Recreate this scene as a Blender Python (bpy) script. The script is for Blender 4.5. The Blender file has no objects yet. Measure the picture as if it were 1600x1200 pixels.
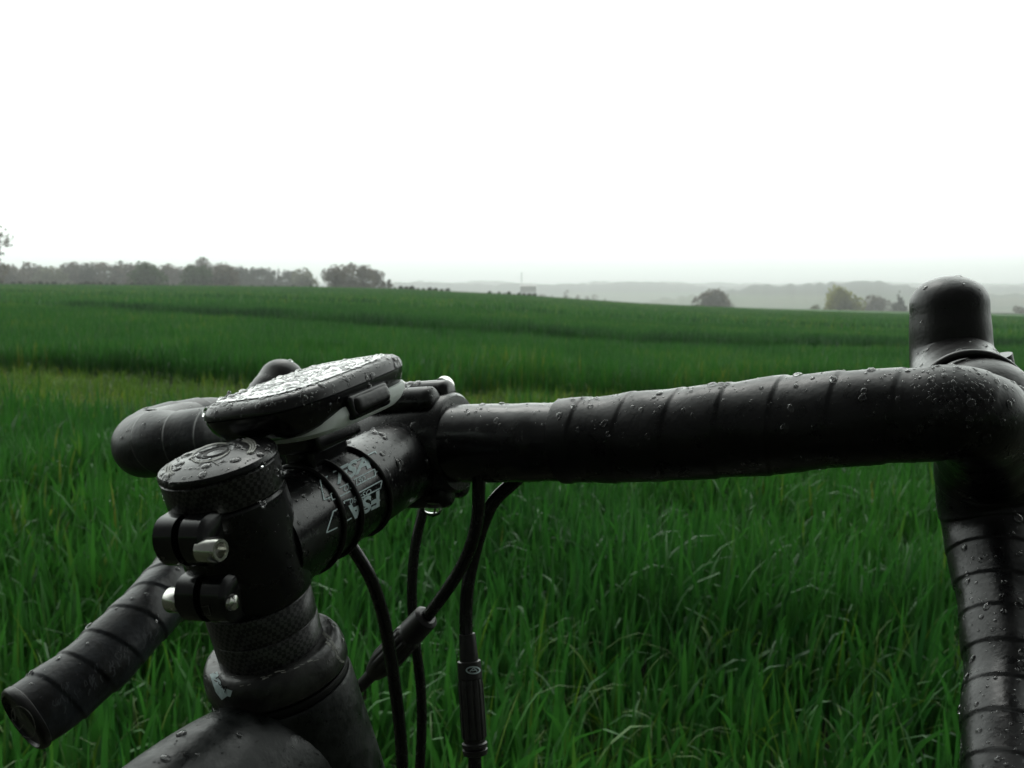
import bpy, bmesh, math, random
import numpy as np
from mathutils import Vector, Matrix, noise
from mathutils.bvhtree import BVHTree

sc = bpy.context.scene
# ------------------------------------------------------------------ camera, sky, sun, exposure
E = 1.05                       # eye height over the ground
F_PX = 1452.0                  # focal length in pixels of the 1600 px wide photograph
PITCH = math.atan(150 / F_PX)
cam_d = bpy.data.cameras.new("camera")
cam = bpy.data.objects.new("camera", cam_d)
sc.collection.objects.link(cam)
sc.camera = cam
cam.location = (0, 0, E)
cam.rotation_euler = (math.pi / 2 - PITCH, 0, 0)
cam_d.sensor_width = 36
cam_d.lens = 36 * F_PX / 1600
cam_d.clip_start = 0.02
cam_d.clip_end = 20000
cam_d.dof.use_dof = True
cam_d.dof.focus_distance = 0.34
cam_d.dof.aperture_fstop = 30

world = bpy.data.worlds.new("World")
sc.world = world
world.use_nodes = True
wn, wl = world.node_tree.nodes, world.node_tree.links
wn.clear()
SUN_EL, SUN_ROT = math.radians(52), math.radians(-12)
sky = wn.new("ShaderNodeTexSky")
sky.sky_type = 'NISHITA'
sky.sun_disc = False
sky.sun_elevation = SUN_EL
sky.sun_rotation = SUN_ROT
sky.air_density = 1.5
sky.dust_density = 6.0
sky.ozone_density = 1.0
bw = wn.new("ShaderNodeRGBToBW")
wl.new(sky.outputs[0], bw.inputs[0])
# an overcast lid: brightness depends on the direction, darkness added behind the viewer to blacken the bars' reflections
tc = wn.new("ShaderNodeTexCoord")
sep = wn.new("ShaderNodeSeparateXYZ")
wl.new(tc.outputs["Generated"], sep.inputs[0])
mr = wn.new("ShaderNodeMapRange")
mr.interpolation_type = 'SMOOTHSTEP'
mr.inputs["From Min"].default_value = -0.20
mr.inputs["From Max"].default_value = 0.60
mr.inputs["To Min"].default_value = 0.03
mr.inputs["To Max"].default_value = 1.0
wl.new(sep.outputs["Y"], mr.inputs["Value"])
mz = wn.new("ShaderNodeMapRange")
mz.interpolation_type = 'SMOOTHSTEP'
mz.inputs["From Min"].default_value = -0.02
mz.inputs["From Max"].default_value = 0.16
mz.inputs["To Min"].default_value = 1.05
mz.inputs["To Max"].default_value = 1.85
wl.new(sep.outputs["Z"], mz.inputs["Value"])
cn = wn.new("ShaderNodeTexNoise")
cn.inputs["Scale"].default_value = 2.2
cn.inputs["Detail"].default_value = 3
cmap = wn.new("ShaderNodeMapping")
cmap.inputs["Scale"].default_value = (1, 1, 5)
wl.new(tc.outputs["Generated"], cmap.inputs[0])
wl.new(cmap.outputs[0], cn.inputs["Vector"])
mc = wn.new("ShaderNodeMapRange")
mc.inputs["From Min"].default_value = 0.3
mc.inputs["From Max"].default_value = 0.7
mc.inputs["To Min"].default_value = 0.93
mc.inputs["To Max"].default_value = 1.07
wl.new(cn.outputs[0], mc.inputs["Value"])
def wmath(op, a, b):
    n = wn.new("ShaderNodeMath"); n.operation = op
    for i, v in enumerate((a, b)):
        if isinstance(v, (int, float)): n.inputs[i].default_value = v
        else: wl.new(v, n.inputs[i])
    return n.outputs[0]
cloud_and_added_dark = wmath('MULTIPLY', wmath('MULTIPLY', mr.outputs[0], mz.outputs[0]), mc.outputs[0])
lum = wmath('ADD', wmath('MULTIPLY', bw.outputs[0], 0.10), wmath('MULTIPLY', cloud_and_added_dark, 13.5))
tint = wn.new("ShaderNodeMix"); tint.data_type = 'RGBA'; tint.blend_type = 'MULTIPLY'
tint.inputs[0].default_value = 1.0
comb = wn.new("ShaderNodeCombineColor")
for i in range(3): wl.new(lum, comb.inputs[i])
wl.new(comb.outputs[0], tint.inputs[6])
tint.inputs[7].default_value = (0.935, 1.0, 0.955, 1)
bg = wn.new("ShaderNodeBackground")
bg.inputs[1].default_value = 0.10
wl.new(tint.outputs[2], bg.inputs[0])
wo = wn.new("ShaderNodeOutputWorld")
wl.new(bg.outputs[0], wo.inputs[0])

sun_d = bpy.data.lights.new("sun", 'SUN')
sun_d.energy = 0.5
sun_d.angle = math.radians(25)
sun_d.color = (1.0, 0.98, 0.94)
sun = bpy.data.objects.new("sun", sun_d)
sc.collection.objects.link(sun)
sdir = Vector((math.sin(SUN_ROT) * math.cos(SUN_EL), math.cos(SUN_ROT) * math.cos(SUN_EL), math.sin(SUN_EL)))
sun.rotation_euler = sdir.to_track_quat('Z', 'Y').to_euler()
sun.location = (0, 0, 50)

sc.view_settings.view_transform = 'Standard'
sc.view_settings.look = 'None'
sc.view_settings.exposure = 0.0
sc.view_settings.gamma = 1.0
sc.render.engine = 'CYCLES'

# ------------------------------------------------------------------ helpers
CAM = Vector((0, 0, E))
FW = Vector((0, math.cos(PITCH), -math.sin(PITCH)))
UP = Vector((0, math.sin(PITCH), math.cos(PITCH)))
RT = Vector((1, 0, 0))
def P(px, py, d):
    return CAM + RT * ((px - 800) / F_PX * d) + UP * ((600 - py) / F_PX * d) + FW * d
def pxray(px, py):
    return (RT * ((px - 800) / F_PX) + UP * ((600 - py) / F_PX) + FW).normalized()

def tag(o, label=None, cat=None, group=None, kind=None):
    if label: o["label"] = label
    if cat: o["category"] = cat
    if group: o["group"] = group
    if kind: o["kind"] = kind
    return o
def empty(name, loc):
    o = bpy.data.objects.new(name, None)
    o.location = loc
    o.empty_display_size = 0.1
    sc.collection.objects.link(o)
    return o
def root_loc(o):
    v = Vector(o.location)
    while o.parent:
        o = o.parent; v += Vector(o.location)
    return v
def link_mesh(name, me, mat, parent=None, smooth=40):
    o = bpy.data.objects.new(name, me)
    sc.collection.objects.link(o)
    if mat is not None:
        me.materials.append(mat)
    if smooth:
        me.polygons.foreach_set("use_smooth", [True] * len(me.polygons))
        me.set_sharp_from_angle(angle=math.radians(smooth))
    if parent is not None:
        off = root_loc(parent)
        me.transform(Matrix.Translation(-off))
        o.parent = parent
    return o
class MB:
    """collects verts and faces (world coordinates) for one mesh object"""
    def __init__(s): s.v = []; s.f = []
    def add(s, v, f):
        n = len(s.v); s.v += [tuple(x) for x in v]; s.f += [tuple(i + n for i in q) for q in f]
    def build(s, name, mat, parent=None, smooth=40):
        me = bpy.data.meshes.new(name)
        me.from_pydata(s.v, [], s.f)
        me.validate()
        bm = bmesh.new(); bm.from_mesh(me)
        bmesh.ops.recalc_face_normals(bm, faces=bm.faces)
        bm.to_mesh(me); bm.free()
        return link_mesh(name, me, mat, parent, smooth)
    def bvh(s): return BVHTree.FromPolygons([Vector(v) for v in s.v], s.f)

def catmull(pts, step):
    """pts: list of (Vector, r1, r2); returns resampled list with arc length"""
    P_ = [np.array(list(p[0]) + [p[1], p[2] if len(p) > 2 else p[1]]) for p in pts]
    P_ = [2 * P_[0] - P_[1]] + P_ + [2 * P_[-1] - P_[-2]]
    out = []
    for i in range(1, len(P_) - 2):
        p0, p1, p2, p3 = P_[i - 1:i + 3]
        d = np.linalg.norm(p2[:3] - p1[:3])
        n = max(2, int(d / step))
        t0 = 0; t1 = t0 + max(1e-6, np.linalg.norm(p1[:3] - p0[:3])) ** .5
        t2 = t1 + max(1e-6, d) ** .5; t3 = t2 + max(1e-6, np.linalg.norm(p3[:3] - p2[:3])) ** .5
        for k in range(n):
            t = t1 + (t2 - t1) * k / n
            a1 = (t1 - t) / (t1 - t0) * p0 + (t - t0) / (t1 - t0) * p1
            a2 = (t2 - t) / (t2 - t1) * p1 + (t - t1) / (t2 - t1) * p2
            a3 = (t3 - t) / (t3 - t2) * p2 + (t - t2) / (t3 - t2) * p3
            b1 = (t2 - t) / (t2 - t0) * a1 + (t - t0) / (t2 - t0) * a2
            b2 = (t3 - t) / (t3 - t1) * a2 + (t - t1) / (t3 - t1) * a3
            out.append((t2 - t) / (t2 - t1) * b1 + (t - t1) / (t2 - t1) * b2)
    out.append(P_[-2])
    return out
def sweep(mb, pts, seg=32, step=0.004, mod=None, up=None, cap=(True, True), dome=0):
    rs = catmull(pts, step)
    n = len(rs)
    c = [Vector(r[:3]) for r in rs]
    tan = []
    for i in range(n):
        t = c[min(i + 1, n - 1)] - c[max(i - 1, 0)]
        tan.append(t.normalized())
    if up is None: up = Vector((0, 0, 1)) if abs(tan[0].z) < .8 else Vector((0, 1, 0))
    nrm = (up - tan[0] * up.dot(tan[0])).normalized()
    V = []; s = 0
    rings = 0
    def ring(ci, t, nn, r1, r2, s_):
        b = t.cross(nn)
        for j in range(seg):
            a = 2 * math.pi * j / seg
            m = mod(s_, a, ci) if mod else 0.0
            V.append(ci + nn * (math.cos(a) * (r2 + m)) + b * (math.sin(a) * (r1 + m)))
    for i in range(n):
        if i:
            s += (c[i] - c[i - 1]).length
            nrm = (nrm - tan[i] * nrm.dot(tan[i])).normalized()
        ring(c[i], tan[i], nrm, rs[i][3], rs[i][4], s); rings += 1
    if dome:
        r1, r2 = rs[-1][3], rs[-1][4]
        for k in range(1, 9):
            a = math.pi / 2 * k / 9
            ring(c[-1] + tan[-1] * (dome * math.sin(a)), tan[-1], nrm, r1 * math.cos(a), r2 * math.cos(a), s + k * .001); rings += 1
    F_ = []
    for i in range(rings - 1):
        for j in range(seg):
            k = (j + 1) % seg
            F_.append((i * seg + j, i * seg + k, (i + 1) * seg + k, (i + 1) * seg + j))
    if cap[0]: F_.append(tuple(reversed(range(seg))))
    if cap[1]: F_.append(tuple((rings - 1) * seg + j for j in range(seg)))
    mb.add(V, F_)
    return c, tan
def lathe(mb, o, ax, prof, seg=48, close=True):
    ax = ax.normalized()
    n = ax.orthogonal().normalized(); b = ax.cross(n)
    V = []; F_ = []
    for a, r in prof:
        for j in range(seg):
            t = 2 * math.pi * j / seg
            V.append(o + ax * a + (n * math.cos(t) + b * math.sin(t)) * r)
    m = len(prof)
    for i in range(m - 1):
        for j in range(seg):
            k = (j + 1) % seg
            F_.append((i * seg + j, i * seg + k, (i + 1) * seg + k, (i + 1) * seg + j))
    if close:
        F_.append(tuple(reversed(range(seg)))); F_.append(tuple((m - 1) * seg + j for j in range(seg)))
    mb.add(V, F_)
def torus(mb, o, ax, R, r, seg=64, m=12, u=None, e=1.0):
    ax = ax.normalized()
    n = (u - ax * u.dot(ax)).normalized() if u else ax.orthogonal().normalized()
    b = ax.cross(n)
    V = []; F_ = []
    for i in range(seg):
        t = 2 * math.pi * i / seg
        d = n * math.cos(t) + b * math.sin(t)
        cc = o + n * (math.cos(t) * R) + b * (math.sin(t) * R * e)
        for j in range(m):
            a = 2 * math.pi * j / m
            V.append(cc + d * (math.cos(a) * r) + ax * (math.sin(a) * r))
    for i in range(seg):
        for j in range(m):
            i2 = (i + 1) % seg; j2 = (j + 1) % m
            F_.append((i * m + j, i2 * m + j, i2 * m + j2, i * m + j2))
    mb.add(V, F_)
def rbox(mb, o, X, Y, Z, hx, hy, hz, bev=0.001, seg=3):
    """rounded box: half sizes along three unit axes"""
    bm = bmesh.new()
    bmesh.ops.create_cube(bm, size=2)
    for v in bm.verts: v.co = Vector((v.co.x * hx, v.co.y * hy, v.co.z * hz))
    bmesh.ops.bevel(bm, geom=list(bm.edges), offset=bev, segments=seg, profile=.6, affect='EDGES')
    bm.verts.index_update()
    mb.add([o + X * v.co.x + Y * v.co.y + Z * v.co.z for v in bm.verts], [[v.index for v in f.verts] for f in bm.faces])
    bm.free()

# ------------------------------------------------------------------ materials
def mat(name, col, rough=.5, spec=.5, metal=0, var=0, vscale=200, bump=0, bscale=400, coat=0, coat_r=.1, rvar=0, trans=0, ior=1.45, col2=None):
    m = bpy.data.materials.new(name); m.use_nodes = True
    nt = m.node_tree; N = nt.nodes; L = nt.links
    p = N["Principled BSDF"]
    p.inputs["Base Color"].default_value = (*col, 1)
    p.inputs["Roughness"].default_value = rough
    p.inputs["Specular IOR Level"].default_value = spec
    p.inputs["Metallic"].default_value = metal
    p.inputs["Coat Weight"].default_value = coat
    p.inputs["Coat Roughness"].default_value = coat_r
    p.inputs["Transmission Weight"].default_value = trans
    p.inputs["IOR"].default_value = ior
    tcn = N.new("ShaderNodeTexCoord")
    if var or rvar or col2:
        nz = N.new("ShaderNodeTexNoise"); nz.inputs["Scale"].default_value = vscale
        nz.inputs["Detail"].default_value = 5; nz.inputs["Roughness"].default_value = .65
        L.new(tcn.outputs["Object"], nz.inputs["Vector"])
        if col2 or var:
            cr = N.new("ShaderNodeValToRGB")
            cr.color_ramp.elements[0].position = .38; cr.color_ramp.elements[1].position = .66
            c2 = col2 or tuple(min(1, c * (1 + var)) for c in col)
            c1 = col if col2 else tuple(c * (1 - var) for c in col)
            cr.color_ramp.elements[0].color = (*c1, 1); cr.color_ramp.elements[1].color = (*c2, 1)
            L.new(nz.outputs[0], cr.inputs[0]); L.new(cr.outputs[0], p.inputs["Base Color"])
        if rvar:
            r = N.new("ShaderNodeMapRange")
            r.inputs["From Min"].default_value = .35; r.inputs["From Max"].default_value = .68
            r.inputs["To Min"].default_value = max(0.03, rough - rvar); r.inputs["To Max"].default_value = rough + rvar
            L.new(nz.outputs[0], r.inputs["Value"]); L.new(r.outputs[0], p.inputs["Roughness"])
    if bump:
        nb = N.new("ShaderNodeTexNoise"); nb.inputs["Scale"].default_value = bscale; nb.inputs["Detail"].default_value = 4
        L.new(tcn.outputs["Object"], nb.inputs["Vector"])
        b = N.new("ShaderNodeBump"); b.inputs["Strength"].default_value = bump; b.inputs["Distance"].default_value = .001
        L.new(nb.outputs[0], b.inputs["Height"]); L.new(b.outputs[0], p.inputs["Normal"])
    return m
M = {}
M['tape'] = mat("wet bar tape", (.0045, .0045, .005), .32, .34, rvar=.09, vscale=120, bump=.12, bscale=500)
M['tape_scuffed'] = mat("scuffed bar tape", (.0045, .0045, .005), .36, .32, col2=(.020, .023, .027), vscale=70, bump=.2, bscale=400)
M['glossy_tape'] = mat("finishing tape", (.005, .005, .0055), .24, .5, rvar=.07, vscale=90, bump=.12, bscale=250)
M['rubber'] = mat("hood rubber", (.007, .0065, .0068), .34, .45, rvar=.08, vscale=80, bump=.15, bscale=500)
M['stem'] = mat("satin black alloy", (.005, .005, .0055), .29, .4, rvar=.08, vscale=90, bump=.08, bscale=300)
M['gloss'] = mat("gloss black", (.006, .006, .007), .16, .5, rvar=.05, vscale=90)
M['carbon'] = mat("carbon weave", (.008, .008, .008), .28, .5)
M['grey_paint'] = mat("dark grey frame paint", (.005, .006, .006), .40, .32, rvar=.15, col2=(.018, .020, .020), vscale=95, bump=.3, bscale=220)
M['headset'] = mat("scuffed headset cover", (.011, .011, .011), .33, .5, col2=(.04, .04, .038), vscale=110, bump=.3, bscale=300)
M['steel'] = mat("steel bolt", (.62, .62, .58), .2, .5, metal=1, rvar=.08, vscale=500)
M['dark'] = mat("dark recess", (.004, .004, .004), .6, .3)
M['white_plastic'] = mat("pale plastic shell", (.80, .85, .82), .38, .5, var=.04)
M['device'] = mat("black device plastic", (.006, .006, .0065), .22, .5, rvar=.06, vscale=120)
M['screen'] = mat("device lens", (.012, .013, .013), .10, .5, coat=.6, coat_r=.02)
M['print'] = mat("pale blue grey print", (.46, .56, .57), .55, .15, var=.12, vscale=700)
M['grey_print_glint'] = mat("worn grey print and painted glints", (.20, .20, .18), .5, .3, var=.35, vscale=900)
M['dim_print'] = mat("faint print", (.10, .10, .09), .5, .3, var=.4, vscale=1500)
M['cable'] = mat("cable housing", (.009, .009, .009), .24, .5, rvar=.08, vscale=200)
M['barrel'] = mat("barrel adjuster", (.018, .017, .017), .38, .5, var=.3, vscale=200)
M['water'] = mat("water", (1, 1, 1), .0, .5, trans=1, ior=1.333)
M['tyre'] = mat("tyre", (.02, .02, .02), .7)
# carbon weave pattern
def carbon(m):
    nt = m.node_tree; N = nt.nodes; L = nt.links; p = N["Principled BSDF"]
    t = N.new("ShaderNodeTexCoord"); c = N.new("ShaderNodeTexChecker"); c.inputs["Scale"].default_value = 800
    mp = N.new("ShaderNodeMapping"); mp.inputs["Rotation"].default_value = (.2, .3, .785)
    L.new(t.outputs["Object"], mp.inputs[0]); L.new(mp.outputs[0], c.inputs[0])
    c.inputs[1].default_value = (.005, .005, .005, 1); c.inputs[2].default_value = (.042, .042, .042, 1)
    L.new(c.outputs[0], p.inputs["Base Color"])
carbon(M['carbon'])

# ------------------------------------------------------------------ terrain
EDGE_PX = [-800, -300, 0, 300, 500, 620, 800, 1000, 1200, 1400, 1600, 2000, 2600]
EDGE_PY = [430, 438, 443, 446, 448, 451, 460, 474, 483, 489, 493, 498, 500]
RA_PX = [-800, 700, 950, 1040, 1120, 1200, 1260, 1330, 1400, 1480, 1560, 1640, 1800, 2600]
RA_PY = [560, 560, 500, 464, 452, 444, 442, 445, 443, 448, 458, 462, 458, 452]
RB_PX = [-800, 0, 500, 620, 760, 840, 930, 1010, 1100, 1250, 1500, 2600]
RB_PY = [449, 449, 447, 443, 442, 446, 445, 442, 448, 451, 448, 448]
RC_PX = [-800, 300, 560, 700, 860, 1000, 1180, 1400, 1600, 2600]
RC_PY = [444, 444, 442, 440, 442, 440, 443, 441, 444, 444]
R_EDGE = 150.0
def smooth(a, b, x):
    t = np.clip((x - a) / (b - a), 0, 1); return t * t * (3 - 2 * t)
def vnoise(x, y, seed=0):
    """cheap smooth value noise on numpy arrays"""
    xi = np.floor(x).astype(np.int64); yi = np.floor(y).astype(np.int64)
    fx = x - xi; fy = y - yi
    fx = fx * fx * (3 - 2 * fx); fy = fy * fy * (3 - 2 * fy)
    def h(a, b):
        n = (a * 374761393 + b * 668265263 + seed * 974711) & 0x7fffffff
        n = ((n ^ (n >> 13)) * 1274126177) & 0x7fffffff
        n = n ^ (n >> 16)
        return (n & 0xffff) / 65535.0
    return (h(xi, yi) * (1 - fx) + h(xi + 1, yi) * fx) * (1 - fy) + (h(xi, yi + 1) * (1 - fx) + h(xi + 1, yi + 1) * fx) * fy
def terrain(x, y):
    x = np.asarray(x, float); y = np.asarray(y, float)
    r = np.sqrt(x * x + y * y)
    az = np.arctan2(x, y)
    px = 800 + F_PX * np.tan(np.clip(az, -1.0, 1.0)) 
    pyE = np.interp(px, EDGE_PX, EDGE_PY)
    cosa = np.cos(np.clip(az, -1.0, 1.0))
    rr = r * cosa                                # forward distance
    fwd = smooth(-.2, .25, y / np.maximum(r, 1e-3))
    ze = E + (450 - pyE) / F_PX * R_EDGE - .30
    z = ze * np.clip(rr / R_EDGE, 0, 1) * fwd
    # beyond the crest the ground falls into the valley
    right = smooth(560, 900, px)
    t = np.clip((rr - R_EDGE) / 550, 0, 1)
    ease = t * t * (3 - 2 * t)
    z = z + fwd * (-(4 + 24 * right) * ease)
    valley = ze - (4 + 24 * right)
    def ridge(PX, PY, r0, w, namp, seed, z):
        top = E + (450 - np.interp(px, PX, PY)) / F_PX * r0
        top = top + (vnoise(px / 9, px * 0, seed) - .5) * namp + (vnoise(px / 31, px * 0, seed + 1) - .5) * namp * 1.6
        g = np.exp(-((rr - r0) / w) ** 2)
        return np.where(top > z, z + (top - z) * g, z)
    z = ridge(RA_PX, RA_PY, 1300, 320, 5, 3, z)
    z = ridge(RB_PX, RB_PY, 2050, 320, 4, 7, z)
    z = ridge(RC_PX, RC_PY, 2850, 350, 5, 9, z)
    z = z + (vnoise(x / 1.3, y / 1.3, 1) - .5) * .05 * np.exp(-r / 60)
    return z
def make_ground():
    az = np.concatenate([np.radians(np.arange(-180, -48, 4)), np.radians(np.arange(-48, 48, .12)), np.radians(np.arange(48, 180, 4))])
    rad = [0.0]
    rad = np.concatenate([[0.3], np.geomspace(.8, 60, 70), np.linspace(63, 400, 70), np.geomspace(410, 3350, 120)])
    A, R = np.meshgrid(az, rad)
    X = R * np.sin(A); Y = R * np.cos(A)
    Z = terrain(X, Y)
    n, m = R.shape
    co = np.stack([X, Y, Z], -1).reshape(-1, 3)
    co = np.vstack([co, [[0, 0, float(terrain(0., .01))]]])
    idx = np.arange(n * m).reshape(n, m)
    nx = np.roll(idx, -1, axis=1)
    q = np.stack([idx[:-1], nx[:-1], nx[1:], idx[1:]], -1).reshape(-1, 4)[:, ::-1]
    faces = q.tolist() + [(n * m, int(idx[0, (j + 1) % m]), int(idx[0, j])) for j in range(m)]
    me = bpy.data.meshes.new("ground")
    me.from_pydata(co.tolist(), [], faces)
    o = link_mesh("ground", me, None, None, 0)
    me.polygons.foreach_set("use_smooth", [True] * len(me.polygons))
    m_ = bpy.data.materials.new("ground"); m_.use_nodes = True
    N = m_.node_tree.nodes; L = m_.node_tree.links; p = N["Principled BSDF"]
    p.inputs["Roughness"].default_value = .9; p.inputs["Specular IOR Level"].default_value = .15
    g = N.new("ShaderNodeNewGeometry")
    ln = N.new("ShaderNodeVectorMath"); ln.operation = 'LENGTH'; L.new(g.outputs["Position"], ln.inputs[0])
    def noi(scale, detail=4, sc3=None):
        a = N.new("ShaderNodeTexNoise"); a.inputs["Scale"].default_value = scale; a.inputs["Detail"].default_value = detail
        if sc3:
            mp = N.new("ShaderNodeMapping"); mp.inputs["Scale"].default_value = sc3
            L.new(g.outputs["Position"], mp.inputs[0]); L.new(mp.outputs[0], a.inputs["Vector"])
        else: L.new(g.outputs["Position"], a.inputs["Vector"])
        return a.outputs[0]
    def ramp(f, stops):
        r = N.new("ShaderNodeValToRGB")
        e = r.color_ramp.elements
        e[0].position, e[0].color = stops[0][0], (*stops[0][1], 1)
        e[1].position, e[1].color = stops[-1][0], (*stops[-1][1], 1)
        for s in stops[1:-1]:
            k = e.new(s[0]); k.color = (*s[1], 1)
        L.new(f, r.inputs[0]); return r.outputs[0]
    def mixc(f, a, b):
        x = N.new("ShaderNodeMix"); x.data_type = 'RGBA'
        if isinstance(f, float): x.inputs[0].default_value = f
        else: L.new(f, x.inputs[0])
        L.new(a, x.inputs[6]); L.new(b, x.inputs[7]); return x.outputs[2]
    def mrange(v, a, b, c=0., d=1.):
        x = N.new("ShaderNodeMapRange"); x.inputs["From Min"].default_value = a; x.inputs["From Max"].default_value = b
        x.inputs["To Min"].default_value = c; x.inputs["To Max"].default_value = d
        L.new(v, x.inputs["Value"]); return x.outputs[0]
    soil = ramp(noi(9, 6), [(.35, (.012, .014, .008)), (.7, (.03, .035, .018))])
    crop = ramp(noi(.8, 8, (1, .35, 1)), [(.3, (.040, .115, .024)), (.7, (.062, .165, .034))])
    near = mixc(mrange(ln.outputs["Value"], 9, 40), soil, crop)
    patch = ramp(noi(.0021, 2), [(.38, (.07, .13, .05)), (.5, (.13, .15, .08)), (.56, (.05, .08, .04)), (.66, (.16, .16, .10))])
    # woods on the hill tops
    sepn = N.new("ShaderNodeSeparateXYZ"); L.new(g.outputs["Position"], sepn.inputs[0])
    woods = ramp(noi(.02, 5), [(.3, (.018, .028, .018)), (.7, (.04, .055, .03))])
    far = mixc(mrange(sepn.outputs["Z"], -10, -4), patch, woods)
    ff = mrange(ln.outputs["Value"], 185, 205)
    L.new(mixc(ff, near, far), p.inputs["Base Color"])
    b = N.new("ShaderNodeBump"); b.inputs["Strength"].default_value = .6; b.inputs["Distance"].default_value = .15
    L.new(noi(3, 8), b.inputs["Height"]); L.new(b.outputs[0], p.inputs["Normal"])
    me.materials.append(m_)
    tag(o, "field ground with hills beyond", None, None, "structure")
    return o
make_ground()

# ------------------------------------------------------------------ crop and grass
def leaf_material(name, base, dark, yellow=None):
    m = bpy.data.materials.new(name); m.use_nodes = True
    N = m.node_tree.nodes; L = m.node_tree.links
    N.clear()
    out = N.new("ShaderNodeOutputMaterial")
    at = N.new("ShaderNodeAttribute"); at.attribute_name = "tone"
    r = N.new("ShaderNodeValToRGB")
    e = r.color_ramp.elements
    e[0].color = (*dark, 1); e[1].color = (*base, 1); e[1].position = .75
    if yellow:
        k = e.new(.97); k.color = (*yellow, 1)
    L.new(at.outputs["Fac"], r.inputs[0])
    pr = N.new("ShaderNodeBsdfPrincipled"); pr.inputs["Roughness"].default_value = .48
    pr.inputs["Specular IOR Level"].default_value = .24
    L.new(r.outputs[0], pr.inputs["Base Color"])
    tr = N.new("ShaderNodeBsdfTranslucent")
    hs = N.new("ShaderNodeHueSaturation"); hs.inputs["Saturation"].default_value = 1.1; hs.inputs["Value"].default_value = 1.5
    L.new(r.outputs[0], hs.inputs["Color"]); L.new(hs.outputs[0], tr.inputs[0])
    mx = N.new("ShaderNodeMixShader"); mx.inputs[0].default_value = .3
    L.new(pr.outputs[0], mx.inputs[1]); L.new(tr.outputs[0], mx.inputs[2]); L.new(mx.outputs[0], out.inputs[0])
    return m
rng = np.random.default_rng(5)
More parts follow.
